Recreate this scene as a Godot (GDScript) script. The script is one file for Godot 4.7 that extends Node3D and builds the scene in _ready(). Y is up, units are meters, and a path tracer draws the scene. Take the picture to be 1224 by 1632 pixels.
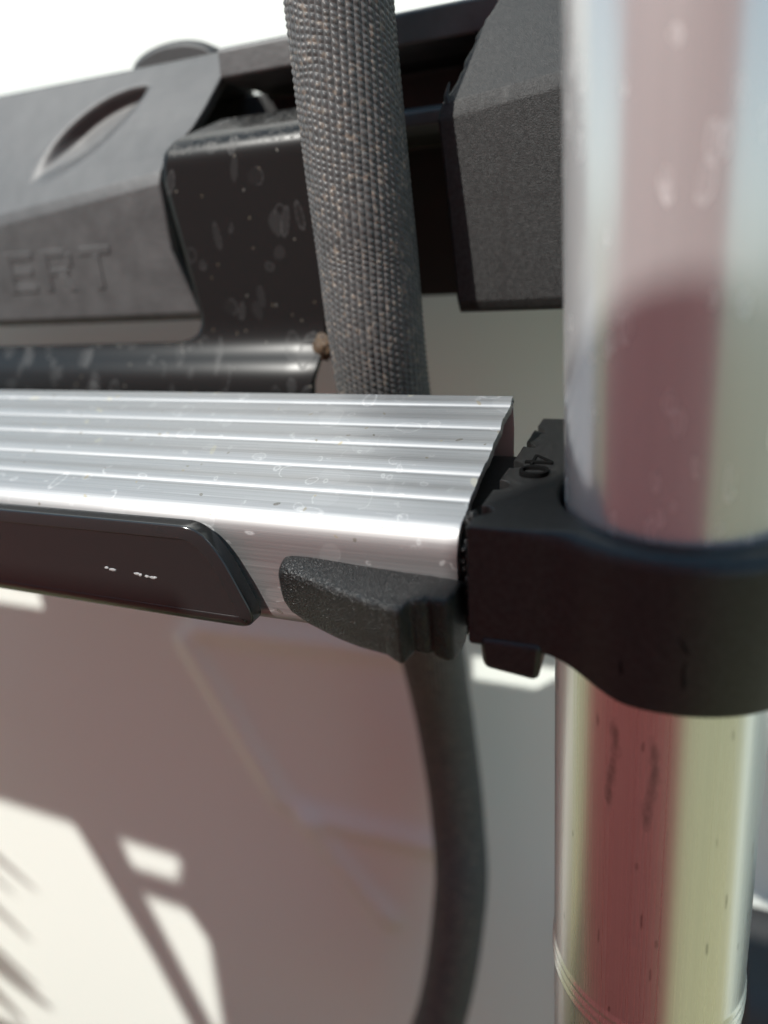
extends Node3D
# Close-up of a telescopic ladder joint in front of a carrier rail and a white vehicle panel.
# Points are written relative to the eye of the photograph, which stands EYE above the ground.

const EYE := Vector3(0, 1.2, 0)
var M := {}

# ------------------------------------------------------------------ helpers
func tag(o: Node, label: String, category: String, group := "") -> void:
	o.set_meta("label", label)
	o.set_meta("category", category)
	if group:
		o.set_meta("group", group)

func thing(called: String, base: Vector3, label: String, category: String) -> Node3D:
	var o := Node3D.new()
	o.name = called
	add_child(o)
	o.position = base
	tag(o, label, category)
	return o

# commits a mesh whose vertices are relative to the eye
func part(parent: Node3D, called: String, mesh: Mesh, m: Material) -> MeshInstance3D:
	var o := MeshInstance3D.new()
	o.name = called
	o.mesh = mesh
	o.material_override = m
	parent.add_child(o, true)
	if parent == self:
		o.position = EYE
	elif parent is MeshInstance3D:
		o.position = Vector3.ZERO
	else:
		o.position = EYE - parent.position
	return o

func mesh_of(v: PackedVector3Array, n: PackedVector3Array, uv: PackedVector2Array, idx: PackedInt32Array, col := PackedColorArray()) -> ArrayMesh:
	var a := []
	a.resize(Mesh.ARRAY_MAX)
	a[Mesh.ARRAY_VERTEX] = v
	a[Mesh.ARRAY_NORMAL] = n
	a[Mesh.ARRAY_TEX_UV] = uv
	a[Mesh.ARRAY_INDEX] = idx
	if col.size():
		a[Mesh.ARRAY_COLOR] = col
	var m := ArrayMesh.new()
	m.add_surface_from_arrays(Mesh.PRIMITIVE_TRIANGLES, a)
	return m

# a grid of nu x nv points (row by row), smooth normals; wrap joins the last column to the first
func grid(nu: int, nv: int, p: PackedVector3Array, uv: PackedVector2Array, wrap := false, flip := false, col := PackedColorArray()) -> ArrayMesh:
	var n := PackedVector3Array()
	n.resize(nu * nv)
	var idx := PackedInt32Array()
	for v in nv:
		var v0 := maxi(v - 1, 0) * nu
		var v1 := mini(v + 1, nv - 1) * nu
		for u in nu:
			var u0 := u - 1
			var u1 := u + 1
			if wrap:
				u0 = nu - 2 if u == 0 else u0
				u1 = 1 if u == nu - 1 else u1
			else:
				u0 = maxi(u0, 0)
				u1 = mini(u1, nu - 1)
			var c := (p[v * nu + u1] - p[v * nu + u0]).cross(p[v1 + u] - p[v0 + u])
			if flip:
				c = -c
			n[v * nu + u] = c.normalized() if c.length_squared() > 1e-24 else Vector3.UP
	for v in nv - 1:
		for u in nu - 1:
			var a := v * nu + u
			if flip:
				idx.append_array(PackedInt32Array([a, a + 1, a + nu, a + 1, a + nu + 1, a + nu]))
			else:
				idx.append_array(PackedInt32Array([a, a + nu, a + 1, a + 1, a + nu, a + nu + 1]))
	return mesh_of(p, n, uv, idx, col)

func joined(meshes: Array) -> ArrayMesh:
	var st := SurfaceTool.new()
	st.begin(Mesh.PRIMITIVE_TRIANGLES)
	for m in meshes:
		st.append_from(m, 0, Transform3D.IDENTITY)
	return st.commit()

# flat cap of a polygon; to3 turns a 2D point into a 3D one
func cap(poly: PackedVector2Array, to3: Callable, normal: Vector3) -> ArrayMesh:
	var v := PackedVector3Array()
	var n := PackedVector3Array()
	var uv := PackedVector2Array()
	for q in poly:
		v.append(to3.call(q))
		n.append(normal)
		uv.append(q * 10.0)
	var t := Geometry2D.triangulate_polygon(poly)
	if t.size() >= 3:
		var c := (v[t[2]] - v[t[0]]).cross(v[t[1]] - v[t[0]])
		if c.dot(normal) < 0.0:
			t.reverse()
	return mesh_of(v, n, uv, t)

# rounds every corner of a polyline (closed or open) with the given radius
func rounded(pts: Array, r: float, seg := 5, closed := true) -> PackedVector2Array:
	var out := PackedVector2Array()
	var k := pts.size()
	for i in k:
		var b: Vector2 = pts[i]
		if not closed and (i == 0 or i == k - 1):
			out.append(b)
			continue
		var a: Vector2 = pts[(i + k - 1) % k]
		var c: Vector2 = pts[(i + 1) % k]
		var d0 := (a - b)
		var d1 := (c - b)
		var cut := minf(r, minf(d0.length(), d1.length()) * 0.48)
		var s := b + d0.normalized() * cut
		var e := b + d1.normalized() * cut
		for j in seg + 1:
			var t := float(j) / seg
			out.append(s.lerp(b, t).lerp(b.lerp(e, t), t))
	return out

func inset(poly: PackedVector2Array, d: float) -> PackedVector2Array:
	var out := PackedVector2Array()
	var k := poly.size()
	var area := 0.0
	for i in k:
		area += poly[i].cross(poly[(i + 1) % k])
	var s := 1.0 if area > 0.0 else -1.0
	for i in k:
		var e0 := (poly[i] - poly[(i + k - 1) % k])
		var e1 := (poly[(i + 1) % k] - poly[i])
		var n0 := Vector2(-e0.y, e0.x).normalized() * s
		var n1 := Vector2(-e1.y, e1.x).normalized() * s
		var m := (n0 + n1)
		m = m.normalized() if m.length() > 1e-6 else n0
		out.append(poly[i] + m * d / maxf(m.dot(n0), 0.4))
	return out

# loops of equal length (arrays of Vector3) skinned one after another, closed round
func skin(loops: Array, flip := false) -> ArrayMesh:
	var nu: int = loops[0].size() + 1
	var p := PackedVector3Array()
	var uv := PackedVector2Array()
	for l in loops:
		for i in nu:
			var q: Vector3 = l[i % (nu - 1)]
			p.append(q)
			uv.append(Vector2(q.x, q.y) * 10.0)
	return grid(nu, loops.size(), p, uv, true, flip)

# a sheet with the outline in x and y, front at z1 and back at z0, with a bevelled front edge
func sheet(outline: PackedVector2Array, z0: float, z1: float, bevel: float) -> ArrayMesh:
	var ins := inset(outline, bevel)
	var half := inset(outline, bevel * 0.3)
	var l := [[], [], [], []]
	for i in outline.size():
		l[0].append(Vector3(outline[i].x, outline[i].y, z0))
		l[1].append(Vector3(outline[i].x, outline[i].y, z1 - bevel))
		l[2].append(Vector3(half[i].x, half[i].y, z1 - bevel * 0.3))
		l[3].append(Vector3(ins[i].x, ins[i].y, z1))
	var f := func(q): return Vector3(q.x, q.y, z1)
	var b := func(q): return Vector3(q.x, q.y, z0)
	return joined([skin(l), cap(ins, f, Vector3.BACK), cap(outline, b, Vector3.FORWARD)])

# profile in (z, y), pushed along x from x0 to x1, with end caps
func bar(profile: PackedVector2Array, x0: float, x1: float, caps := true) -> ArrayMesh:
	var a := []
	var b := []
	for q in profile:
		a.append(Vector3(x0, q.y, q.x))
		b.append(Vector3(x1, q.y, q.x))
	var made := [skin([a, b])]
	if caps:
		made.append(cap(profile, func(q): return Vector3(x0, q.y, q.x), Vector3.LEFT))
		made.append(cap(profile, func(q): return Vector3(x1, q.y, q.x), Vector3.RIGHT))
	return joined(made)

# a round tube along points; bump(u, v metres) gives extra radius, tint gives a colour
func tube(points: PackedVector3Array, radii: PackedFloat32Array, nseg: int, closed_ends := false) -> ArrayMesh:
	var p := PackedVector3Array()
	var uv := PackedVector2Array()
	var side := Vector3.RIGHT
	var run := 0.0
	for i in points.size():
		var t := (points[mini(i + 1, points.size() - 1)] - points[maxi(i - 1, 0)]).normalized()
		side = (side - t * side.dot(t)).normalized()
		var other := t.cross(side)
		if i > 0:
			run += points[i].distance_to(points[i - 1])
		for k in nseg + 1:
			var a := TAU * k / nseg
			p.append(points[i] + (side * cos(a) + other * sin(a)) * radii[i])
			uv.append(Vector2(float(k) / nseg, run))
	var made := [grid(nseg + 1, points.size(), p, uv, true)]
	if closed_ends:
		for e in [0, points.size() - 1]:
			var poly := PackedVector2Array()
			var t2 := (points[1] - points[0]).normalized() if e == 0 else (points[e] - points[e - 1]).normalized()
			for k in nseg:
				poly.append(Vector2(cos(TAU * k / nseg), sin(TAU * k / nseg)))
			var row: int = e * (nseg + 1)
			var f := func(q): return p[row + int(round(fposmod(q.angle(), TAU) / TAU * nseg)) % nseg]
			made.append(cap(poly, f, -t2 if e == 0 else t2))
	return joined(made)

func lump(c: Vector3, r: Vector3, seed_no: int, rough := 0.2, nu := 24, nv := 14) -> ArrayMesh:
	var noise := FastNoiseLite.new()
	noise.seed = seed_no
	noise.frequency = 0.9
	var p := PackedVector3Array()
	var uv := PackedVector2Array()
	for v in nv:
		var th := PI * v / (nv - 1)
		for u in nu:
			var a := TAU * u / (nu - 1)
			var d := Vector3(sin(th) * cos(a), cos(th), sin(th) * sin(a))
			p.append(c + d * r * (1.0 + rough * noise.get_noise_3dv(d * 2.0 + c * 100.0)))
			uv.append(Vector2(float(u) / nu, float(v) / nv))
	return grid(nu, nv, p, uv, true)

func blank(w: int, h: int, c: Color) -> Image:
	var i := Image.create(w, h, false, Image.FORMAT_RGBA8)
	i.fill(c)
	return i

func dab(img: Image, x: int, y: int, c: Color, a: float) -> void:
	if x >= 0 and y >= 0 and x < img.get_width() and y < img.get_height():
		img.set_pixel(x, y, img.get_pixel(x, y).lerp(c, clampf(a, 0.0, 1.0)))

# a dried-drop mark: an uneven ring with a faint film inside, drawn into every image with its colour
func drop_mark(imgs: Array, cols: Array, c: Vector2, r: Vector2, turn: float, rim: float, strength: float, film: float, a0: float, span: float, rng: RandomNumberGenerator) -> void:
	var w1 := rng.randf_range(0.0, TAU)
	var w2 := rng.randf_range(0.0, TAU)
	var reach := int(maxf(r.x, r.y) * 1.3 + rim * 2.0 + 2.0)
	for y in range(int(c.y) - reach, int(c.y) + reach + 1):
		for x in range(int(c.x) - reach, int(c.x) + reach + 1):
			var d := (Vector2(x, y) - c).rotated(-turn)
			var e := Vector2(d.x / r.x, d.y / r.y)
			var ang := e.angle()
			var l := e.length() / (1.0 + 0.13 * sin(2.0 * ang + w1) + 0.05 * sin(3.0 * ang + w2) + 0.02 * sin(7.0 * ang + w1))
			var near := absf(l - 1.0) * minf(r.x, r.y) / rim
			var s := 0.0
			if near < 1.0 and fposmod(ang - a0, TAU) < span:
				s = strength * (1.0 - near * near) * (0.75 + 0.25 * sin(9.0 * ang + w2))
			elif l < 1.0:
				s = film
			if s > 0.01:
				for k in imgs.size():
					dab(imgs[k], x, y, cols[k], s)

func tex(i: Image) -> ImageTexture:
	return ImageTexture.create_from_image(i)

func noise_image(seed_no: int, freq: float, size := 512, octaves := 3, kind := FastNoiseLite.TYPE_SIMPLEX_SMOOTH) -> Image:
	var n := FastNoiseLite.new()
	n.seed = seed_no
	n.noise_type = kind
	n.frequency = freq
	n.fractal_octaves = octaves
	var i := n.get_seamless_image(size, size, false, false, 0.15, true)
	i.convert(Image.FORMAT_RGBA8)
	return i

# two-tone noise texture between colours given as sRGB
func tones(seed_no: int, freq: float, a: Color, b: Color, size := 512, octaves := 4) -> ImageTexture:
	var i := noise_image(seed_no, freq, size, octaves)
	for y in size:
		for x in size:
			i.set_pixel(x, y, a.lerp(b, i.get_pixel(x, y).r))
	return tex(i)

func grey(v: float) -> Color:
	return Color(v, v, v).linear_to_srgb()

func mat(c: Color, rough: float, metal := 0.0) -> StandardMaterial3D:
	var m := StandardMaterial3D.new()
	m.albedo_color = c
	m.roughness = rough
	m.metallic = metal
	return m

func grain(m: StandardMaterial3D, i: Image, per_metre: float, relief_cm: float) -> void:
	m.heightmap_enabled = true
	m.heightmap_texture = tex(i)
	m.heightmap_scale = relief_cm
	m.uv1_triplanar = true
	m.uv1_world_triplanar = true
	m.uv1_scale = Vector3.ONE * per_metre

func curve_at(keys: Array, x: float) -> float:
	if x <= keys[0][0]:
		return keys[0][1]
	for i in keys.size() - 1:
		if x <= keys[i + 1][0]:
			return lerpf(keys[i][1], keys[i + 1][1], (x - keys[i][0]) / (keys[i + 1][0] - keys[i][0]))
	return keys[-1][1]

# ------------------------------------------------------------------ scene
func _ready() -> void:
	view_and_light()
	materials()
	surroundings()
	carrier_rail()
	hose()
	ladder()

func view_and_light() -> void:
	var cam := Camera3D.new()
	cam.name = "camera"
	add_child(cam)
	cam.transform = Transform3D(Basis(Vector3(0.9315, -0.0613, -0.3587), Vector3(-0.0724, 0.9347, -0.3479), Vector3(0.3566, 0.3501, 0.8662)).orthonormalized(), EYE)
	cam.fov = 73.74
	cam.near = 0.01
	cam.far = 200.0
	var lens := CameraAttributesPhysical.new()
	lens.frustum_focal_length = 16.0
	lens.exposure_aperture = 4.3
	lens.frustum_focus_distance = 0.137
	cam.attributes = lens
	cam.fov = 73.74
	cam.current = true
	var env := Environment.new()
	var sky_m := ProceduralSkyMaterial.new()
	sky_m.sky_top_color = Color(0.38, 0.56, 0.69)
	sky_m.sky_horizon_color = Color(0.82, 0.89, 0.86)
	sky_m.sky_curve = 0.14
	sky_m.sky_energy_multiplier = 1.25
	sky_m.ground_bottom_color = Color(0.30, 0.30, 0.22)
	sky_m.ground_horizon_color = Color(0.62, 0.64, 0.58)
	var sky := Sky.new()
	sky.sky_material = sky_m
	env.background_mode = Environment.BG_SKY
	env.sky = sky
	env.tonemap_mode = Environment.TONE_MAPPER_LINEAR
	env.tonemap_exposure = 1.17
	env.sdfgi_enabled = true
	env.ssao_enabled = true
	env.ssil_enabled = true
	var world := WorldEnvironment.new()
	world.name = "world"
	world.environment = env
	add_child(world)
	var sun := DirectionalLight3D.new()
	sun.name = "sun"
	add_child(sun)
	# from behind the viewer, above and to the left
	sun.look_at_from_position(Vector3.ZERO, Vector3(0.70, -1.30, -1.0))
	sun.light_energy = 1.6
	sun.light_color = Color(1.0, 0.99, 0.965)
	sun.light_angular_distance = 0.5
	sun.shadow_enabled = true

func materials() -> void:
	var rng := RandomNumberGenerator.new()
	rng.seed = 11
	# weathered tread of the rung: extrusion lines, dried drops, grit
	var w := 2048
	var h := 1024
	var alb := blank(w, h, grey(0.31))
	var rgh := blank(w, h, Color(0.40, 0.40, 0.40))
	var met := blank(w, h, Color(0.78, 0.78, 0.78))
	for y in h:
		var t := rng.randf_range(-0.035, 0.035)
		alb.fill_rect(Rect2i(0, y, w, 1), grey(0.31 + t))
		var rr := 0.5 + rng.randf_range(-0.06, 0.06)
		rgh.fill_rect(Rect2i(0, y, w, 1), Color(rr, rr, rr))
	for k in 700:
		var x0 := rng.randi_range(0, w)
		var yy := rng.randi_range(0, h - 1)
		var tone := grey(rng.randf_range(0.32, 0.6))
		for x in range(x0, x0 + rng.randi_range(30, 420)):
			dab(alb, x, yy, tone, 0.35)
	var pale := grey(0.6)
	for k in 420:
		var big := rng.randf()
		var r := Vector2(rng.randf_range(4, 11), rng.randf_range(4, 11)) * (0.5 + 2.8 * big * big * big)
		var arc := TAU if rng.randf() < 0.45 else rng.randf_range(1.2, 4.2)
		drop_mark([alb, rgh, met], [pale, Color(0.7, 0.7, 0.7), Color(0.25, 0.25, 0.25)], Vector2(w * pow(rng.randf(), 0.7), rng.randf() * h), r, rng.randf() * PI, rng.randf_range(1.2, 2.6), rng.randf_range(0.1, 0.65), 0.08 if rng.randf() < 0.5 else 0.0, rng.randf() * TAU, arc, rng)
	for k in 200:
		var tan_spot := Color(0.62, 0.56, 0.42).lerp(Color(0.2, 0.18, 0.15), rng.randf())
		var r2 := rng.randf_range(0.9, 2.8)
		drop_mark([alb, met], [tan_spot, Color(0.1, 0.1, 0.1)], Vector2(rng.randf() * w, rng.randf() * h), Vector2(r2 * rng.randf_range(0.8, 2.2), r2), rng.randf() * PI, 1.4, 0.8, 0.7, 0.0, TAU, rng)
	for k in 26:
		drop_mark([alb, rgh, met], [Color(0.74, 0.71, 0.58), Color(0.7, 0.7, 0.7), Color(0.2, 0.2, 0.2)], Vector2(rng.randf() * w, rng.randf() * h * 0.7), Vector2(rng.randf_range(5, 14), rng.randf_range(3, 6)), rng.randf() * PI, 2.0, 0.5, 0.3, 0.0, TAU, rng)
	var m := mat(Color.WHITE, 1.0, 1.0)
	m.albedo_texture = tex(alb)
	m.roughness_texture = tex(rgh)
	m.metallic_texture = tex(met)
	M.rung = m
	M.cut_edge = mat(grey(0.55), 0.5, 0.8)

	# drawn aluminium tubes, with fine upright lines, scuffs and pits
	alb = blank(1024, 1024, grey(0.72))
	rgh = blank(1024, 1024, Color(0.25, 0.25, 0.25))
	for x in 1024:
		alb.fill_rect(Rect2i(x, 0, 1, 1024), grey(0.72 + rng.randf_range(-0.02, 0.02)))
		var q := 0.29 + rng.randf_range(-0.025, 0.03)
		rgh.fill_rect(Rect2i(x, 0, 1, 1024), Color(q, q, q))
	for k in 90:
		var dark := grey(rng.randf_range(0.1, 0.3))
		drop_mark([alb], [dark], Vector2(rng.randf() * 1024, rng.randf() * 1024), Vector2(rng.randf_range(0.8, 1.6), rng.randf_range(1.2, 5.0)), 0.0, 1.0, 0.8, 0.7, 0.0, TAU, rng)
	for k in 30:
		drop_mark([alb, rgh], [grey(0.6), Color(0.35, 0.35, 0.35)], Vector2(rng.randf() * 1024, rng.randf() * 1024), Vector2(rng.randf_range(4, 10), rng.randf_range(6, 20)), 0.0, 1.3, 0.35, 0.1, 0.0, TAU, rng)
	# two long scuffs
	var scuff_x: Array = [[0.690, 0.125], [0.745, 0.135]]
	for s in scuff_x:
		for k in 34:
			var t := k / 33.0
			drop_mark([alb, rgh], [grey(0.16), Color(0.5, 0.5, 0.5)], Vector2(s[0] * 1024 + 4.0 * sin(t * 5.0) + rng.randf_range(-2, 2), s[1] * 1024 + t * 80.0), Vector2(rng.randf_range(2, 7), 6.0), 0.0, 2.0, 0.22 * rng.randf(), 0.22 * rng.randf(), 0.0, TAU, rng)
	m = mat(Color.WHITE, 1.0, 0.97)
	m.albedo_texture = tex(alb)
	m.roughness_texture = tex(rgh)
	M.lower_tube = m
	alb = blank(1024, 1024, grey(0.55))
	rgh = blank(1024, 1024, Color(0.2, 0.2, 0.2))
	met = blank(1024, 1024, Color(0.58, 0.58, 0.58))
	for x in 1024:
		alb.fill_rect(Rect2i(x, 0, 1, 1024), grey(0.55 + rng.randf_range(-0.02, 0.02)))
		var q := 0.24 + rng.randf_range(-0.02, 0.03)
		rgh.fill_rect(Rect2i(x, 0, 1, 1024), Color(q, q, q))
	for k in 260:
		var r := rng.randf_range(3, 9)
		drop_mark([alb, rgh, met], [grey(0.78), Color(0.55, 0.55, 0.55), Color(0.5, 0.5, 0.5)], Vector2(rng.randf() * 1024, rng.randf() * 1024), Vector2(r, r * rng.randf_range(0.8, 1.6)), 0.0, 2.0, 0.5, 0.12, rng.randf() * TAU, rng.randf_range(1.5, TAU), rng)
	m = mat(Color.WHITE, 1.0, 1.0)
	m.albedo_texture = tex(alb)
	m.roughness_texture = tex(rgh)
	m.metallic_texture = tex(met)
	M.upper_tube = m

	# plastics
	m = mat(Color.WHITE, 0.38)
	m.albedo_texture = tones(15, 0.03, grey(0.010), grey(0.026), 512, 5)
	m.metallic_specular = 0.4
	grain(m, noise_image(3, 0.2, 512, 3), 40.0, 0.006)
	M.collar = m
	m = mat(grey(0.004), 0.9)
	m.metallic_specular = 0.2
	M.mark = m
	m = mat(grey(0.009), 0.33)
	m.metallic_specular = 0.4
	grain(m, noise_image(5, 0.14, 512, 2), 32.0, 0.04)
	M.lever = m
	m = mat(grey(0.016), 0.16)
	grain(m, noise_image(8, 0.02, 256, 3), 30.0, 0.002)
	M.plate = m
	M.chip = mat(grey(0.3), 0.5)
	m = mat(Color.WHITE, 0.5)
	m.albedo_texture = tones(21, 0.012, grey(0.045), grey(0.075))
	grain(m, noise_image(22, 0.05, 512, 4), 14.0, 0.006)
	M.rail = m
	m = mat(Color.WHITE, 0.5)
	m.metallic_specular = 0.38
	m.albedo_texture = tones(31, 0.03, grey(0.014), grey(0.034))
	grain(m, noise_image(32, 0.16, 512, 3), 40.0, 0.014)
	M.end_cap = m
	m = mat(grey(0.02), 0.55)
	grain(m, noise_image(35, 0.06, 256, 3), 25.0, 0.006)
	M.channel = m
	# glossy black bracket with dried drops and grit; u, v = x, y at 10 per metre
	alb = blank(2048, 1024, grey(0.012))
	rgh = blank(2048, 1024, Color(0.28, 0.28, 0.28))
	for k in 300:
		var r := Vector2(rng.randf_range(8, 22), rng.randf_range(12, 40)) * rng.randf_range(0.6, 1.3)
		drop_mark([alb, rgh], [grey(0.11), Color(0.6, 0.6, 0.6)], Vector2(rng.randf() * 2048, rng.randf() * 1024), r, rng.randf_range(-0.4, 0.4), rng.randf_range(1.5, 3.0), rng.randf_range(0.25, 0.7), rng.randf_range(0.0, 0.25), rng.randf() * TAU, TAU if rng.randf() < 0.6 else 3.0, rng)
	for k in 170:
		var yy := rng.randf_range(0.0, 1024.0)
		var c := Color(0.55, 0.48, 0.36).lerp(Color(0.75, 0.74, 0.7), rng.randf())
		drop_mark([alb, rgh], [c, Color(0.7, 0.7, 0.7)], Vector2(rng.randf() * 2048, yy), Vector2(rng.randf_range(1.0, 3.4), rng.randf_range(1.0, 2.8)), rng.randf() * PI, 1.2, 0.7, 0.5, 0.0, TAU, rng)
	# pale specks, dense on the top flange
	for k in 4200:
		drop_mark([alb, rgh], [Color(0.60, 0.59, 0.56), Color(0.8, 0.8, 0.8)], Vector2(rng.randf() * 2048, 1024.0 - rng.randf_range(4.0, 190.0)), Vector2(rng.randf_range(1.0, 4.5), rng.randf_range(1.0, 3.0)), rng.randf() * PI, 1.2, 0.3, 0.25, 0.0, TAU, rng)
	m = mat(Color.WHITE, 1.0)
	m.albedo_texture = tex(alb)
	m.roughness_texture = tex(rgh)
	m.metallic_specular = 0.28
	m.uv1_scale = Vector3(0.5, 1.0, 1.0)
	M.bracket = m
	m = mat(Color.WHITE, 0.7)
	m.albedo_texture = tones(41, 0.05, Color(0.16, 0.12, 0.09), Color(0.46, 0.38, 0.28), 256)
	m.uv1_triplanar = true
	m.uv1_scale = Vector3.ONE * 60.0
	M.rusty = m
	m = mat(Color.WHITE, 0.42)
	m.vertex_color_use_as_albedo = true
	m.metallic_specular = 0.3
	M.weave = m
	# white vehicle paint
	m = mat(Color(0.80, 0.84, 0.79).linear_to_srgb(), 0.4)
	m.clearcoat_enabled = true
	m.clearcoat = 0.25
	m.clearcoat_roughness = 0.3
	M.paint = m
	m = mat(grey(0.03), 0.5)
	grain(m, noise_image(52, 0.1, 256, 2), 20.0, 0.01)
	M.trim = m
	m = mat(Color.WHITE, 0.9)
	m.albedo_texture = tones(61, 0.02, Color(0.46, 0.44, 0.30), Color(0.62, 0.58, 0.44), 512)
	m.uv1_triplanar = true
	m.uv1_world_triplanar = true
	m.uv1_scale = Vector3.ONE * 0.7
	M.grass = m
	m = mat(Color(0.68, 0.35, 0.34), 0.85)
	m.backlight_enabled = true
	m.backlight = Color(0.13, 0.13, 0.13)
	M.unseen_red = m  # red of the unseen blocker behind the viewer
	m = mat(Color(0.26, 0.34, 0.14), 0.6)
	m.backlight_enabled = true
	m.backlight = Color(0.3, 0.3, 0.3)
	M.leaf = m
	M.unseen_pole = mat(grey(0.45), 0.4, 0.8)

# ------------------------------------------------------------------ vehicle panel, ground, unseen red blocker and reed
func surroundings() -> void:
	var g := PlaneMesh.new()
	g.size = Vector2(80, 80)
	var ground := MeshInstance3D.new()
	ground.name = "ground"
	ground.mesh = g
	ground.material_override = M.grass
	ground.set_meta("kind", "structure")
	add_child(ground)

	var v := thing("vehicle_panel", Vector3(-0.1, 0, -0.27), "glossy white vehicle body panel behind the black rail", "panel")
	var streak_ridges := [[Vector2(-0.2272, -0.1891), Vector2(-0.1811, -0.2847)], [Vector2(-0.1697, -0.2905), Vector2(-0.1204, -0.3545)], [Vector2(-0.2173, -0.1798), Vector2(-0.0841, -0.1745)], [Vector2(-0.162, -0.2928), Vector2(-0.0816, -0.291)]]  # raised lines where pale streaks cross the panel
	var xs := PackedFloat32Array([-1.1, -0.8])
	for i in 201:
		xs.append(-0.6 + i * 0.004)
	xs.append_array(PackedFloat32Array([0.4, 0.7, 1.2, 1.8]))
	var ys := PackedFloat32Array([0.62, 0.4])
	for i in 176:
		ys.append(0.15 - i * 0.004)
	ys.append_array(PackedFloat32Array([-0.8, -1.19]))
	var p := PackedVector3Array()
	var uv := PackedVector2Array()
	for y in ys:
		for x in xs:
			var z := -0.26 - 0.01 * (x + 0.1) * (x + 0.1)
			for r in streak_ridges:
				var q := Geometry2D.get_closest_point_to_segment(Vector2(x, y), r[0], r[1])
				var d := q.distance_to(Vector2(x, y)) / 0.007
				z += 0.0042 * exp(-d * d)
			p.append(Vector3(x, y, z))
			uv.append(Vector2(x, y))
	part(v, "body_panel", grid(xs.size(), ys.size(), p, uv, false, true), M.paint)
	part(v, "inner_panel", bar(rounded([Vector2(-0.32, 0.62), Vector2(-0.31, 0.62), Vector2(-0.31, -1.19), Vector2(-0.32, -1.19)], 0.002), -1.1, 1.8), M.trim)
	part(v, "bumper", bar(rounded([Vector2(-0.258, -0.27), Vector2(-0.215, -0.285), Vector2(-0.20, -0.33), Vector2(-0.205, -0.60), Vector2(-0.258, -0.62)], 0.012), 0.052, 0.15), M.trim)

	var blocker := thing("unseen_blocker", Vector3(-0.2, 0, 0.2), "unseen red blocker behind the viewer, shaped to shade the ladder and redden its tubes", "unseen_blocker")
	var z1 := 0.2  # out of view, in place of the viewer dressed in red
	var blocker_sheet := PackedVector2Array([Vector2(-0.588, 0.24), Vector2(-1.15, 0.25), Vector2(-1.15, 0.326), Vector2(-0.295, 0.326), Vector2(-0.290, 0.298), Vector2(-0.242, 0.298), Vector2(-0.242, 0.383), Vector2(-0.198, 0.383), Vector2(-0.191, 0.399), Vector2(-0.177, 0.408), Vector2(0.16, 0.408), Vector2(0.16, -1.16), Vector2(-1.15, -1.16), Vector2(-1.15, -0.06), Vector2(-0.584, -0.04), Vector2(-0.584, 0.08), Vector2(-0.580, 0.166), Vector2(-0.596, 0.195), Vector2(-0.596, 0.22)])  # outline stepped and cut to shape the shade on tube and panel
	part(blocker, "blocker_sheet", sheet(blocker_sheet, z1, z1 + 0.002, 0.0004), M.unseen_red)
	for x in [-1.14, 0.15]:
		part(blocker, "unseen_pole", tube(PackedVector3Array([Vector3(x, -1.2, z1 + 0.012), Vector3(x, 0.36, z1 + 0.012)]), PackedFloat32Array([0.009, 0.009]), 16, true), M.unseen_pole)  # unseen uprights of the blocker
	var shade_strips := [PackedVector2Array([Vector2(-0.684, 0.2475), Vector2(-0.641, 0.2465), Vector2(-0.632, 0.197), Vector2(-0.594, 0.075), Vector2(-0.5835, 0.03), Vector2(-0.5835, -0.05), Vector2(-0.617, 0.064), Vector2(-0.638, 0.130)]), PackedVector2Array([Vector2(-0.597, 0.195), Vector2(-0.597, 0.220), Vector2(-0.650, 0.219), Vector2(-0.650, 0.196)])]  # out of view, placed to cast the dark bars on the panel
	for s in shade_strips:
		part(blocker, "unseen_shade_strip", sheet(s, z1 + 0.0025, z1 + 0.004, 0.0003), M.unseen_red)

	# an unseen reed beside the viewer, leaves placed to shade the lower left of the panel
	var reed := thing("unseen_reed", Vector3(-0.74, 0, 0), "unseen reed out of view, its narrow leaves placed to shade the lower left of the panel", "plant")
	part(reed, "stem", tube(PackedVector3Array([Vector3(-0.74, -1.2, 0), Vector3(-0.745, -0.7, 0.004), Vector3(-0.74, -0.2, 0.0), Vector3(-0.735, 0.05, -0.003)]), PackedFloat32Array([0.007, 0.006, 0.004, 0.0015]), 10, true), M.leaf)
	var leaves := [[0.0, -0.6296, -0.0867, -0.5994, -0.1088, 0.009], [-0.03, -0.648, -0.1096, -0.6286, -0.1229, 0.007], [-0.08, -0.6555, -0.1505, -0.6274, -0.1752, 0.010], [-0.16, -0.6802, -0.2204, -0.6397, -0.2358, 0.012], [-0.19, -0.696, -0.2433, -0.6301, -0.2582, 0.018], [-0.23, -0.7181, -0.2826, -0.6762, -0.2977, 0.018], [-0.26, -0.79, -0.30, -0.86, -0.36, 0.016], [-0.12, -0.80, -0.14, -0.87, -0.20, 0.014]]
	for l in leaves:
		var p0 := Vector3(-0.74, l[0], 0.0)
		var p1 := Vector3(lerpf(-0.74, l[1], 0.6), l[2] + 0.03, 0.004)
		var p2 := Vector3(l[3], l[4], 0.0)
		var lp := PackedVector3Array()
		var lu := PackedVector2Array()
		for i in 15:
			var f := i / 14.0
			var o := p0.lerp(p1, f).lerp(p1.lerp(p2, f), f)
			var d := (p1.lerp(p2, f) - p0.lerp(p1, f)).normalized()
			var side := d.cross(Vector3(0.5, 0.4, 0.76)).normalized()
			var half: float = l[5] * 0.5 * pow(sin(PI * clampf(0.12 + 0.88 * f, 0.0, 1.0)), 0.6)
			for k in 5:
				var e := k / 2.0 - 1.0
				lp.append(o + side * half * e + Vector3(0.2, 0.3, 0.5) * half * 0.5 * absf(e))
				lu.append(Vector2(e, f))
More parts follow.
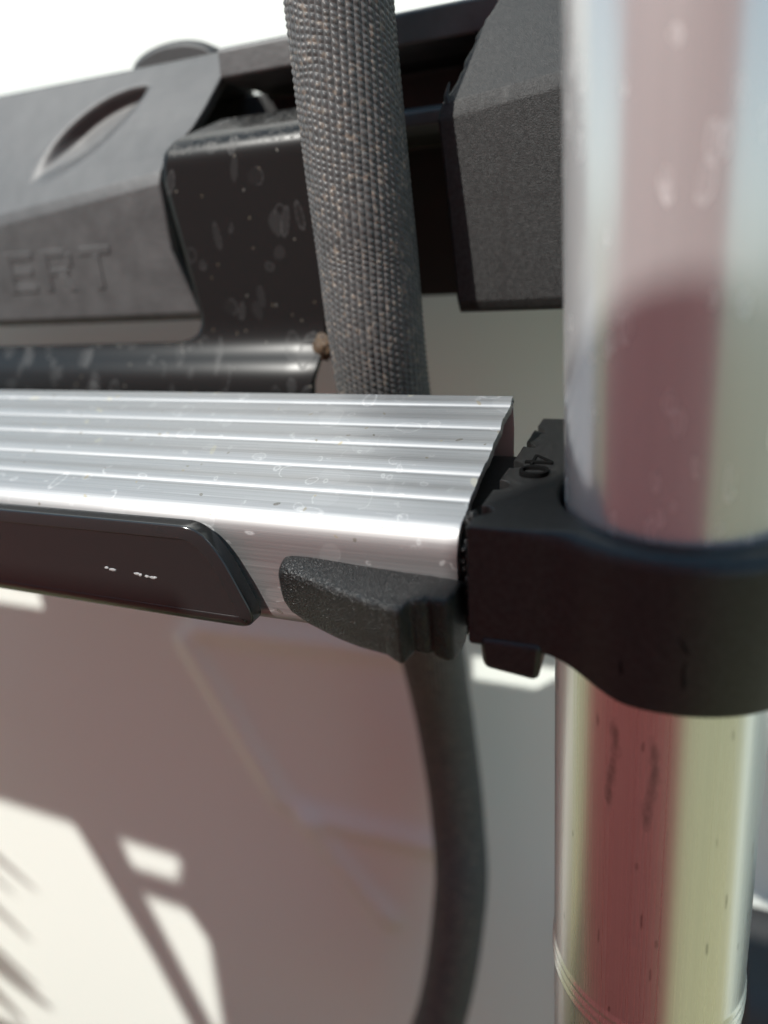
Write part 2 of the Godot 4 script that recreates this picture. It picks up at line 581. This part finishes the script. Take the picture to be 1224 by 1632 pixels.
		part(reed, "leaf", grid(5, 15, lp, lu), M.leaf)

# ------------------------------------------------------------------ black carrier rail
func shell(front: float, x_far: float, edge: Callable, crease: Callable, top: Vector2, to_right: bool, shape: Callable) -> ArrayMesh:
	# moulded cover: under lip, upright front, crease, sloping face, rounded top; edge(y) gives the broken end
	var nu := 300
	var rows := []
	for t in 6:
		rows.append([0, t / 5.0])
	for t in 60:
		rows.append([1, t / 59.0])
	for t in 90:
		rows.append([2, (t + 1) / 90.0])
	for t in 10:
		rows.append([3, (t + 1) / 10.0])
	var p := PackedVector3Array()
	var uv := PackedVector2Array()
	for r in rows:
		for u in nu:
			var f := float(u) / (nu - 4)
			var back := 0.0
			if f > 1.0:
				back = (f - 1.0) * (nu - 4) * 0.0012
				f = 1.0
			var y0 := -0.0135
			var x_mid := x_far
			var q := Vector2.ZERO
			for pass_no in 2:
				var yc: float = crease.call(x_mid)
				var c := 0.0016
				match int(r[0]):
					0:
						q = Vector2(front - 0.016 + 0.0145 * r[1], y0 - 0.0015 + 0.0006 * r[1])
					1:
						q = Vector2(front, lerpf(y0, yc - c, r[1]))
						if r[1] < 0.03:
							q.x = front - 0.0006
					2:
						var dir := (top - Vector2(front, yc)).normalized()
						var from := Vector2(front, yc) + dir * c
						q = from.lerp(top, (r[1] - 1.0 / 90.0) / (1.0 - 1.0 / 90.0))
					3:
						q = top + Vector2(-0.004 * sin(r[1] * PI / 2) - 0.006 * maxf(0.0, r[1] - 0.6), 0.0012 * sin(r[1] * PI) - 0.003 * r[1] * r[1])
				x_mid = lerpf(x_far, edge.call(q.y), f)
			var z: float = q.x - back + shape.call(x_mid, q.y, int(r[0]))
			p.append(Vector3(x_mid, q.y, z))
			uv.append(Vector2(x_mid, q.y) * 10.0)
	return grid(nu, rows.size(), p, uv, false, to_right)

func carrier_rail() -> void:
	var t := thing("carrier_rail", Vector3(-0.1, 1.18, -0.19), "weathered black carrier rail with raised letters behind the ladder rung", "rail")
	# inner channel
	var prof := rounded([Vector2(-0.222, 0.0545), Vector2(-0.193, 0.0562), Vector2(-0.190, 0.0552), Vector2(-0.190, 0.0492), Vector2(-0.216, 0.0487), Vector2(-0.216, 0.0340), Vector2(-0.190, 0.0345), Vector2(-0.186, 0.0330), Vector2(-0.186, 0.0305), Vector2(-0.214, 0.0295), Vector2(-0.214, -0.0125), Vector2(-0.222, -0.0125)], 0.0012, 4)
	part(t, "channel", bar(prof, -0.1185, 0.12), M.channel)
	part(t, "top_flange", bar(rounded([Vector2(-0.205, 0.0566), Vector2(-0.1925, 0.0568), Vector2(-0.1893, 0.0556), Vector2(-0.1890, 0.0486), Vector2(-0.1930, 0.0482), Vector2(-0.205, 0.0484)], 0.0009, 4), -0.1180, 0.1195), M.rail)
	part(t, "ledge", bar(rounded([Vector2(-0.200, 0.0350), Vector2(-0.1895, 0.0350), Vector2(-0.1853, 0.0334), Vector2(-0.1853, 0.0300), Vector2(-0.200, 0.0300)], 0.0009, 4), -0.1180, 0.1195), M.rail)
	part(t, "back_wall", bar(rounded([Vector2(-0.222, 0.0500), Vector2(-0.2165, 0.0500), Vector2(-0.2165, -0.0125), Vector2(-0.222, -0.0125)], 0.0008), -0.40, -0.1187), M.channel)
	# left cover
	var rough := FastNoiseLite.new()
	rough.seed = 4
	rough.frequency = 300.0
	var edge_l := func(y): return curve_at([[-0.0150, -0.1262], [-0.0126, -0.1268], [0.0052, -0.1333], [0.0241, -0.1338], [0.0300, -0.1328], [0.0335, -0.1295], [0.0370, -0.1262], [0.0425, -0.1232], [0.0515, -0.1195], [0.0560, -0.1150], [0.0585, -0.1130]], y)
	var crease_l := func(x): return clampf(0.0183 + 0.102 * (x + 0.1972), 0.006, 0.030)
	var a := Vector2(-0.1455, 0.0515)
	var b := Vector2(-0.1885, 0.0265)
	var dent := func(x, y, zone):
		if zone != 2:
			return 0.0
		var ax := (a - b).normalized()
		var d: Vector2 = Vector2(x, y) - (a + b) * 0.5
		var s: float = d.dot(ax) / (a.distance_to(b) * 0.5)
		if absf(s) >= 1.0:
			return 0.0
		var o: float = d.dot(Vector2(-ax.y, ax.x))
		var hi := 0.0088 * pow(1.0 - s * s, 0.8)
		var lo := -0.0062 * pow(1.0 - s * s, 0.8)
		var e := minf(hi - o, o - lo)
		if e <= 0.0:
			return 0.0
		return -0.0045 * smoothstep(0.0, 0.0050, e) * smoothstep(-1.0, -0.1, s)
	var cover := part(t, "cover", shell(-0.176, -0.42, edge_l, crease_l, Vector2(-0.198, 0.0572), false, dent), M.rail)
	# raised letters on its front face
	var strokes := {
		"E": [[0.0, 0.0, 0.0030, 0.0125], [0.0030, 0.0100, 0.0125, 0.0125], [0.0030, 0.0050, 0.0115, 0.0075], [0.0030, 0.0, 0.0125, 0.0025]],
		"R": [[0.0, 0.0, 0.0028, 0.0125], [0.0028, 0.0102, 0.0104, 0.0125], [0.0098, 0.0072, 0.0126, 0.0112], [0.0028, 0.0048, 0.0108, 0.0070], [0.0098, 0.0, 0.0132, 0.0, 0.0092, 0.0049, 0.0058, 0.0049]],
		"T": [[0.0, 0.0100, 0.0120, 0.0125], [0.0045, 0.0, 0.0075, 0.0100]],
	}
	var at := {"E": -0.2000, "R": -0.1842, "T": -0.1680}
	for k in ["E", "R", "T"]:
		var made := []
		for s in strokes[k]:
			var o := Vector2(at[k], -0.0042)
			var box: Array = [s[0], s[1], s[2], s[1], s[2], s[3], s[0], s[3]] if s.size() == 4 else s
			var four := []
			for q in 4:
				four.append(o + Vector2(box[q * 2], box[q * 2 + 1]))
			made.append(sheet(rounded(four, 0.0005, 3), -0.1765, -0.17573, 0.0002))
		part(cover, "letter", joined(made), M.rail)
	# knob rising behind the top of the cover
	var arch := []
	for i in 19:
		var an := PI * (1.0 - i / 18.0)
		arch.append(Vector2(-0.1435 + 0.0165 * cos(an), 0.0565 + 0.0082 * pow(sin(an), 0.8)))
	arch.append(Vector2(-0.127, 0.050))
	arch.append(Vector2(-0.160, 0.050))
	part(t, "top_knob", sheet(PackedVector2Array(arch), -0.222, -0.2035, 0.002), M.channel)
	# right end cap with a torn edge
	var torn := FastNoiseLite.new()
	torn.seed = 9
	torn.frequency = 260.0
	var edge_r := func(y): return curve_at([[-0.0150, -0.0470], [-0.0131, -0.0472], [0.0087, -0.0490], [0.0270, -0.0508], [0.0300, -0.0510], [0.0325, -0.0498], [0.0372, -0.0470], [0.0445, -0.0448], [0.0540, -0.0400], [0.0600, -0.0350]], y) + (0.0007 * torn.get_noise_1d(y) if y > 0.028 else 0.0002 * torn.get_noise_1d(y))
	var crease_r := func(x): return 0.0290 + 0.13 * (x + 0.0507)
	var flat := func(_x, _y, _zone): return 0.0
	var end_cap := part(t, "end_cap", shell(-0.172, 0.13, edge_r, crease_r, Vector2(-0.196, 0.0665), true, flat), M.end_cap)
	part(end_cap, "burr", tube(PackedVector3Array([Vector3(-0.0490, 0.0318, -0.1735), Vector3(-0.0493, 0.0335, -0.1735), Vector3(-0.0489, 0.0352, -0.174), Vector3(-0.0487, 0.0362, -0.1742)]), PackedFloat32Array([0.0008, 0.0006, 0.0004, 0.0002]), 8, true), M.end_cap)

	# steel bracket clamped over the rail
	var prof_b := rounded([Vector2(-0.1845, 0.0380), Vector2(-0.1690, 0.0312), Vector2(-0.168, -0.0195), Vector2(-0.1605, -0.0285), Vector2(-0.1600, -0.0420)], 0.0058, 9, false)
	var fine := PackedVector2Array()
	for i in prof_b.size() - 1:
		var steps := maxi(1, int(prof_b[i].distance_to(prof_b[i + 1]) / 0.0008))
		for k in steps:
			fine.append(prof_b[i].lerp(prof_b[i + 1], float(k) / steps))
	fine.append(prof_b[-1])
	var pb := PackedVector3Array()
	var ub := PackedVector2Array()
	var run := 0.0
	for i in fine.size():
		var q := fine[i]
		if i > 0:
			run += q.distance_to(fine[i - 1])
		var left := curve_at([[-0.0204, -0.42], [-0.0201, -0.1310], [-0.0192, -0.1262], [-0.0175, -0.1228], [-0.0150, -0.1215], [-0.0120, -0.1212], [0.0230, -0.1272], [0.0290, -0.1262], [0.0320, -0.1240], [0.0350, -0.1200], [0.0400, -0.1150]], q.y)
		var right := curve_at([[-0.0300, -0.0845], [-0.0200, -0.0822], [0.0, -0.0812]], q.y)
		for u in 40:
			var f := clampf((u - 2) / 35.0, 0.0, 1.0)
			var back := 0.0012 * (absf(u - 2 - 35.0 * f))
			pb.append(Vector3(lerpf(left, right, f), q.y, q.x - back))
			ub.append(Vector2(lerpf(left, right, f), -run) * 10.0)
	var br := part(t, "bracket", grid(40, fine.size(), pb, ub, false, true), M.bracket)
	br.set_meta("label", "glossy black steel bracket with dried water spots")
	part(br, "unseen_shade_flange", bar(rounded([Vector2(-0.1625, -0.0405), Vector2(-0.1602, -0.0405), Vector2(-0.1602, -0.0600), Vector2(-0.1625, -0.0600)], 0.0006), -0.40, -0.138), M.bracket)  # out of view behind the rung, placed to keep sun off the panel
	part(br, "bolt_head", lump(Vector3(-0.0818, -0.0212, -0.1655), Vector3(0.0030, 0.0032, 0.0016), 3, 0.6), M.rusty)

# ------------------------------------------------------------------ woven hose
func hose() -> void:
	var t := thing("woven_hose", Vector3(-0.07, 0.86, -0.2), "bent black hose in a dusty woven sleeve passing behind the rung", "hose")
	var c := Curve3D.new()
	var pts := [Vector3(-0.0745, 0.125, -0.168), Vector3(-0.0715, 0.085, -0.164), Vector3(-0.0693, 0.052, -0.1617), Vector3(-0.0668, 0.0213, -0.1593), Vector3(-0.0655, 0.0015, -0.1592), Vector3(-0.0649, -0.0301, -0.1625), Vector3(-0.0665, -0.085, -0.182), Vector3(-0.0702, -0.145, -0.2105), Vector3(-0.0706, -0.1863, -0.2240), Vector3(-0.0675, -0.2344, -0.2262), Vector3(-0.0650, -0.2735, -0.2170), Vector3(-0.0744, -0.3444, -0.2080), Vector3(-0.100, -0.42, -0.205)]
	for i in pts.size():
		var tan_v: Vector3 = (pts[mini(i + 1, pts.size() - 1)] - pts[maxi(i - 1, 0)]) * 0.17
		c.add_point(pts[i], -tan_v, tan_v)
	c.bake_interval = 0.0005
	var rad := 0.01155
	var cols := 46
	var per := 8
	var nu := cols * per + 1
	var length := c.get_baked_length()
	var step := 0.00023
	var nv := int(length / step)
	var spread := FastNoiseLite.new()
	spread.seed = 77
	spread.frequency = 90.0
	var dust := FastNoiseLite.new()
	dust.seed = 78
	dust.frequency = 420.0
	dust.fractal_octaves = 3
	var p := PackedVector3Array()
	var uv := PackedVector2Array()
	var col := PackedColorArray()
	p.resize(nu * nv)
	uv.resize(nu * nv)
	col.resize(nu * nv)
	var side := Vector3.RIGHT
	var pitch := 0.0014
	var ca := PackedFloat32Array()
	var sa := PackedFloat32Array()
	for u in nu:
		ca.append(cos(TAU * u / (nu - 1)))
		sa.append(sin(TAU * u / (nu - 1)))
	for v in nv:
		var s := v * step
		var o := c.sample_baked(s)
		var d := (c.sample_baked(minf(s + 0.002, length)) - c.sample_baked(maxf(s - 0.002, 0.0))).normalized()
		side = (side - d * side.dot(d)).normalized()
		var other := d.cross(side)
		# the yarns run round the hose in a slow helix
		var turned := side.rotated(d, s * 5.0)
		var across_dir := other.rotated(d, s * 5.0)
		for u in nu:
			var k := (u % (nu - 1)) / per
			var fx := float(u % per) / per - 0.5
			var ang := TAU * u / (nu - 1)
			var warp := spread.get_noise_3d(ca[u] * 0.0116, sa[u] * 0.0116, s)
			# each yarn column is a run of beads, half a bead apart from its neighbour
			var lay := s / pitch + 0.5 * (k % 2) + 0.5 * fx + 0.7 * warp
			var bead := absf(sin(PI * lay))
			var across := cos(PI * fx)
			var rise := across * (0.12 + 0.88 * bead)
			var i := v * nu + u
			p[i] = o + (turned * ca[u] + across_dir * sa[u]) * (rad + 0.00037 * rise)
			uv[i] = Vector2(ang, s)
			var dn := dust.get_noise_3d(p[i].x, p[i].y, p[i].z)
			var g := 0.075 + 0.055 * smoothstep(0.0, 0.7, dn) + 0.02 * dust.get_noise_2d(k * 3.1, floor(lay) * 0.02)
			col[i] = Color(g * (1.0 + 0.38 * smoothstep(0.1, 0.6, dn)), g * (1.0 + 0.18 * smoothstep(0.1, 0.6, dn)), g)
	part(t, "sleeve", grid(nu, nv, p, uv, true, false, col), M.weave)

# ------------------------------------------------------------------ telescopic ladder
func ladder() -> void:
	var t := thing("telescopic_ladder", Vector3(0.0, 0.0, -0.02), "silver aluminium telescopic ladder with a black plastic joint collar", "ladder")
	# tubes
	var up := Vector3(-0.0354, 1, 0.0)
	var at := Vector3(0.0050, -0.05, -0.1162)
	var pu := PackedVector3Array()
	var ru := PackedFloat32Array()
	for i in 40:
		pu.append(at + up * (-0.012 + i * 0.012))
		ru.append(0.0180)
	part(t, "upper_tube", tube_uv(pu, ru, 128, 0.2), M.upper_tube)
	var down := Vector3(-0.0367, 1, -0.088)
	var from := Vector3(0.0034, -0.05, -0.1200)
	var pl := PackedVector3Array()
	var rl := PackedFloat32Array()
	for i in 481:
		var s := -i * 0.0005
		pl.append(from + down * s)
		var ring := absf(s + 0.0905)
		rl.append(0.0186 + 0.0004 * smoothstep(0.0009, 0.0002, ring) + 0.0003 * smoothstep(0.0008, 0.0002, absf(ring - 0.0022)))
	pl.append(from + down * -1.14)
	rl.append(0.0186)
	part(t, "lower_tube", tube_uv(pl, rl, 128, 0.2), M.lower_tube)

	rung(t)
	collar(t)
	lever(t)
	plate(t)

func tube_uv(points: PackedVector3Array, radii: PackedFloat32Array, nseg: int, tile: float) -> ArrayMesh:
	var p := PackedVector3Array()
	var uv := PackedVector2Array()
	for i in points.size():
		for k in nseg + 1:
			var a := -TAU * k / nseg
			p.append(points[i] + Vector3(cos(a), 0, sin(a)) * radii[i])
			uv.append(Vector2(float(k) / nseg, (points[0].y - points[i].y) / tile))
	return grid(nseg + 1, points.size(), p, uv, true)

func rung(t: Node3D) -> void:
	var back := Vector2(-0.1405, -0.0287)
	var front := Vector2(-0.1072, -0.0434)
	var along := (front - back).normalized()
	var nrm := Vector2(-along.y, along.x)
	var outer := PackedVector2Array()
	for i in 8:
		outer.append(Vector2(-0.1412, lerpf(-0.064, -0.031, i / 7.0)))
	for i in 4:
		outer.append(Vector2(-0.1412, -0.031).lerp(back, (i + 1) / 5.0) + Vector2(-0.0003, 0.0003) * sin(PI * i / 3.0))
	var n := 170
	for i in n:
		var s := float(i) / (n - 1)
		var hgt := 0.0
		for rib in [[0.065, 1.2, 0.00020], [0.245, 1.9, 0.00034], [0.435, 1.4, 0.00024], [0.625, 2.0, 0.00036], [0.83, 1.6, 0.00028]]:
			var d: float = (s - rib[0]) * 36.5
			hgt += rib[2] * exp(-pow(d / rib[1], 2.0))
			hgt -= 0.00016 * exp(-pow((d - rib[1] * 1.25) / 0.45, 2.0))
		outer.append(back.lerp(front, s) + nrm * hgt)
	# rounded nose, then the front face
	for i in 14:
		var f := (i + 1) / 14.0
		var a := front
		var b := Vector2(-0.1033, -0.0452)
		var c := Vector2(-0.1033, -0.0500)
		outer.append(a.lerp(b, f).lerp(b.lerp(c, f), f))
	for i in 12:
		outer.append(Vector2(-0.1033, lerpf(-0.0505, -0.0655, i / 11.0)))
	outer.append(Vector2(-0.1038, -0.0668))
	outer.append(Vector2(-0.1052, -0.0674))
	outer.append(Vector2(-0.1390, -0.0674))
	outer.append(Vector2(-0.1408, -0.0668))
	var inner := inset(outer, 0.0014)
	var ragged := FastNoiseLite.new()
	ragged.seed = 2
	ragged.frequency = 120.0
	var x0 := -0.66
	var x1 := -0.0290
	var arc := 0.0
	var nu := outer.size() + 1
	var p := PackedVector3Array()
	var uv := PackedVector2Array()
	var xs := [x0, -0.05, -0.034, x1]
	for j in xs.size():
		arc = 0.0
		for i in nu:
			var q := outer[i % outer.size()]
			if i > 0:
				arc += q.distance_to(outer[i - 1])
			var x: float = xs[j]
			if j == 3:
				x += 0.0004 * ragged.get_noise_2d(q.x, q.y) - 0.0006 + 0.0024 * clampf((-q.x - 0.104) / 0.036, 0.0, 1.0)
			p.append(Vector3(x, q.y, q.x))
			uv.append(Vector2((x + 0.225) / 0.205, arc / 0.10))
	var shell_mesh := grid(nu, xs.size(), p, uv, true)
	# cut end and the inside of the hollow
	var loops := [[], [], []]
	for i in outer.size():
		var x := x1 + 0.0004 * ragged.get_noise_2d(outer[i].x, outer[i].y) - 0.0006 + 0.0024 * clampf((-outer[i].x - 0.104) / 0.036, 0.0, 1.0)
		loops[0].append(Vector3(x, outer[i].y, outer[i].x))
		loops[1].append(Vector3(x + 0.0002, inner[i].y, inner[i].x))
		loops[2].append(Vector3(x - 0.03, inner[i].y, inner[i].x))
	var r := part(t, "rung", shell_mesh, M.rung)
	part(r, "cut_edge", skin(loops), M.cut_edge)
	# black plug of the collar inside the hollow
	var core := rounded([Vector2(-0.1388, -0.0645), Vector2(-0.1388, -0.0405), Vector2(-0.1085, -0.0475), Vector2(-0.1058, -0.0500), Vector2(-0.1058, -0.0645)], 0.002)
	part(t, "plug", bar(core, -0.052, -0.0245), M.collar)
	# crumbly sealant at the front corner
	var bits := []
	var rng := RandomNumberGenerator.new()
	rng.seed = 5
	for i in 26:
		var f := i / 25.0
		var q := Vector2(-0.1085, -0.0432).lerp(Vector2(-0.1040, -0.0485), minf(f * 2.0, 1.0))
		if f > 0.5:
			q = Vector2(-0.1040, lerpf(-0.0485, -0.0610, (f - 0.5) * 2.0))
		var s := rng.randf_range(0.0004, 0.0009) * (1.3 - 0.7 * f)
		bits.append(lump(Vector3(-0.0281 + rng.randf_range(-0.0006, 0.0005), q.y + rng.randf_range(-0.0005, 0.0005), q.x), Vector3(s, s * 1.2, s), i + 40, 0.7, 10, 7))
	var so := part(t, "sealant", joined(bits), M.lever)
	so.set_meta("kind", "stuff")

func collar(t: Node3D) -> void:
	var c := Vector2(0.0048, -0.1170)
	var n := 1440
	var big := 0.0236
	var notch := [-0.1050, -0.1165, -0.1275, -0.1390, -0.1500]
	var dirs := PackedVector2Array()
	var rads := PackedFloat32Array()
	for i in n:
		var a := TAU * i / n
		var d := Vector2(cos(a), sin(a))
		var rb := 0.0
		if d.x < -0.05:
			# box to the left of the tube
			var best := 1.0
			var xl := -0.0262
			for pass_no in 3:
				var sx := (xl - c.x) / d.x
				var z := c.y + d.y * sx
				xl = -0.0264 - 0.045 * (z + 0.1)
				for k in notch:
					var o: float = 0.0025 * 0.0025 - (z - k) * (z - k)
					if o > 0.0:
						xl += sqrt(o)
				best = sx
			if d.y > 0.0:
				best = minf(best, (-0.0983 - c.y) / d.y)
			elif d.y < 0.0:
				best = minf(best, (-0.1585 - c.y) / d.y)
			rb = best
		# smooth union with the ring
		var h := clampf(0.5 + 0.5 * (rb - big) / 0.004, 0.0, 1.0)
		rads.append(lerpf(big, rb, h) + 0.004 * h * (1.0 - h) * 0.6)
		dirs.append(d)
	var top := func(q: Vector2): return -0.0410 + 0.06 * (-0.1 - q.y)
	var low := func(q: Vector2): return -0.0628 - 0.0046 * smoothstep(-0.016, 0.0, q.x)
	var loops := []
	for k in 18:
		loops.append([])
	for i in n:
		var d := dirs[i]
		var r := rads[i]
		var ft := 0.0026 * smoothstep(-0.3, 0.25, d.y) + 0.0004
		if d.x < -0.6:
			ft = lerpf(ft, 0.0004, smoothstep(-0.6, -0.9, d.x))
		var rows := [[0.0189, -1.0, -0.012], [0.0189, -1.0, -0.0012], [0.0193, -1.0, -0.0003], [0.0198, -1.0, 0.0]]
		var k := 0
		for w in rows:
			var q := c + d * float(w[0])
			loops[k].append(Vector3(q.x, float(top.call(q)) + float(w[2]), q.y))
			k += 1
		for f in [0.0, 0.2, 0.4, 0.6, 0.8, 1.0]:
			var a: float = f * PI / 2
			var q := c + d * (r - ft * (1.0 - sin(a)))
			loops[k].append(Vector3(q.x, float(top.call(c + d * r)) - ft * (1.0 - cos(a)), q.y))
			k += 1
		for f in [0.35, 0.7]:
			var q := c + d * r
			loops[k].append(Vector3(q.x, lerpf(float(top.call(q)) - ft, float(low.call(q)) + 0.001, f), q.y))
			k += 1
		for f in [0.0, 0.33, 0.66, 1.0]:
			var a: float = f * PI / 2
			var q := c + d * (r - 0.001 * (1.0 - cos(a)))
			loops[k].append(Vector3(q.x, float(low.call(c + d * r)) + 0.001 - 0.001 * sin(a), q.y))
			k += 1
		var e := c + d * 0.0188
		loops[k].append(Vector3(e.x, float(low.call(c + d * r)), e.y))
		k += 1
		loops[k].append(Vector3(e.x, float(low.call(c + d * r)) + 0.006, e.y))
	var col := part(t, "collar", skin(loops), M.collar)
	# moulded number, read from the back towards the front
	var tm := TextMesh.new()
	tm.text = "40"
	var f := SystemFont.new()
	f.font_names = PackedStringArray(["Droid Sans"])
	tm.font = f
	tm.font_size = 64
	tm.pixel_size = 0.000115
	tm.depth = 0.0008
	var num := MeshInstance3D.new()
	num.name = "number"
	num.mesh = tm
	num.material_override = M.mark
	col.add_child(num)
	num.transform = Transform3D(Basis(Vector3(0, 0, 1.7), Vector3(1, 0, 0), Vector3(0, 1, 0)), Vector3(-0.0200, float(top.call(Vector2(-0.02, -0.127))) + 0.0001, -0.1265))
	# narrow slots on the front of the ring
	var slots := [[Vector2(-0.0018, -0.0587), Vector2(-0.0018, -0.0600), Vector2(-0.0016, -0.0616)], [Vector2(0.0050, -0.0533), Vector2(0.0064, -0.0546), Vector2(0.0072, -0.0561)], [Vector2(0.0072, -0.0563), Vector2(0.0068, -0.0590), Vector2(0.0071, -0.0620)]]
	for s in slots:
		var pp := PackedVector3Array()
		var rr := PackedFloat32Array()
		for i in s.size():
			var dx: float = s[i].x - c.x
			pp.append(Vector3(s[i].x, s[i].y, c.y + sqrt(big * big - dx * dx) - 0.00012))
			rr.append(0.00022 if i != 0 else 0.00008)
		part(col, "slot", tube(pp, rr, 8, true), M.mark)
	# release button under the block
	part(t, "release_button", sheet(rounded([Vector2(-0.0246, -0.0610), Vector2(-0.0240, -0.0668), Vector2(-0.0146, -0.0680), Vector2(-0.0140, -0.0610)], 0.0014), -0.125, -0.0978, 0.0009), M.collar)

func lever(t: Node3D) -> void:
	# stations along the rung: x, top edge y, crest z, crest y, bottom y
	var st := [
		[-0.0648, -0.0548, -0.1030, -0.0560, -0.0585], [-0.0645, -0.0535, -0.1016, -0.0552, -0.0600], [-0.0636, -0.0523, -0.1005, -0.0543, -0.0618], [-0.0620, -0.0518, -0.0998, -0.0537, -0.0634], [-0.0580, -0.0518, -0.0985, -0.0536, -0.0648],
		[-0.0520, -0.0522, -0.0965, -0.0537, -0.0656], [-0.0460, -0.0526, -0.0946, -0.0538, -0.0657], [-0.0400, -0.0529, -0.0928, -0.0538, -0.0652], [-0.0376, -0.0530, -0.0920, -0.0538, -0.0658], [-0.0366, -0.0530, -0.0918, -0.0537, -0.0656],
		[-0.0359, -0.0531, -0.0928, -0.0533, -0.0650], [-0.0353, -0.0531, -0.0940, -0.0530, -0.0645], [-0.0345, -0.0531, -0.0942, -0.0527, -0.0647], [-0.0334, -0.0532, -0.0946, -0.0527, -0.0650], [-0.0326, -0.0533, -0.0952, -0.0528, -0.0652], [-0.0318, -0.0533, -0.0950, -0.0526, -0.0656], [-0.0304, -0.0534, -0.0950, -0.0526, -0.0660],
		[-0.0293, -0.0535, -0.0954, -0.0528, -0.0662], [-0.0287, -0.0537, -0.0966, -0.0532, -0.0662], [-0.0285, -0.0540, -0.0995, -0.0538, -0.0660], [-0.0284, -0.0545, -0.1030, -0.0545, -0.0658]]
	var fine := []
	for i in st.size() - 1:
		for k in 4:
			var row := []
			for j in 5:
				# smooth in-between stations
				var p0: float = st[maxi(i - 1, 0)][j]
				var p3: float = st[mini(i + 2, st.size() - 1)][j]
				row.append(cubic_interpolate(st[i][j], st[i + 1][j], p0, p3, k / 4.0) if j > 0 else lerpf(st[i][j], st[i + 1][j], k / 4.0))
			fine.append(row)
	fine.append(st[-1])
	var loops := []
	for s in fine:
		var zr: float = s[2]
		var out := clampf((zr + 0.1033) / 0.006, 0.05, 1.0)
		var prof := rounded([Vector2(-0.1045, s[1]), Vector2(lerpf(-0.1033, zr, 0.5), lerpf(s[1], s[3], 0.42)), Vector2(zr, s[3] - 0.0004), Vector2(zr - 0.0012 * out, s[4]), Vector2(-0.1045, s[4] + 0.0012)], 0.0016, 6)
		var l := []
		for q in prof:
			l.append(Vector3(s[0], q.y, q.x))
		loops.append(l)
	var ends := []
	for e in [0, loops.size() - 1]:
		var poly := PackedVector2Array()
		for q in loops[e]:
			poly.append(Vector2(q.z, q.y))
		var x: float = loops[e][0].x
		ends.append(cap(poly, func(q): return Vector3(x, q.y, q.x), Vector3.LEFT if e == 0 else Vector3.RIGHT))
	var o := part(t, "release_slider", joined([skin(loops)] + ends), M.lever)
	o.set_meta("label", "grained black plastic release slider on the front of the rung")

func plate(t: Node3D) -> void:
	var base := rounded([Vector2(-0.66, -0.0478), Vector2(-0.20, -0.0466), Vector2(-0.0800, -0.0460), Vector2(-0.0750, -0.0515), Vector2(-0.0682, -0.0668), Vector2(-0.0850, -0.0668), Vector2(-0.20, -0.0662), Vector2(-0.66, -0.0660)], 0.0055, 9)
	var l := [[], [], [], [], []]
	var i1 := inset(base, 0.0004)
	var i2 := inset(base, 0.0024)
	var i3 := inset(base, 0.0027)
	for i in base.size():
		l[0].append(Vector3(base[i].x, base[i].y, -0.1020))
		l[1].append(Vector3(base[i].x, base[i].y, -0.0992))
		l[2].append(Vector3(i1[i].x, i1[i].y, -0.0988))
		l[3].append(Vector3(i2[i].x, i2[i].y, -0.0980))
		l[4].append(Vector3(i3[i].x, i3[i].y, -0.0983))
	var face := cap(i3, func(q): return Vector3(q.x, q.y, -0.0983), Vector3.BACK)
	var rear := cap(base, func(q): return Vector3(q.x, q.y, -0.1020), Vector3.FORWARD)
	var o := part(t, "cover_plate", joined([skin(l), face, rear]), M.plate)
	o.set_meta("label", "shiny black plate with a slanted end and small chips")
	for k in [[-0.1035, -0.0570, 0.0005], [-0.1020, -0.0573, 0.0010], [-0.0958, -0.0575, 0.0007], [-0.0950, -0.0577, 0.0005], [-0.0932, -0.0578, 0.0006], [-0.0918, -0.0579, 0.0009]]:
		part(o, "chip", lump(Vector3(k[0], k[1], -0.0983), Vector3(k[2], 0.0003, 0.00018), int(k[0] * -1e5), 0.8, 14, 9), M.chip)
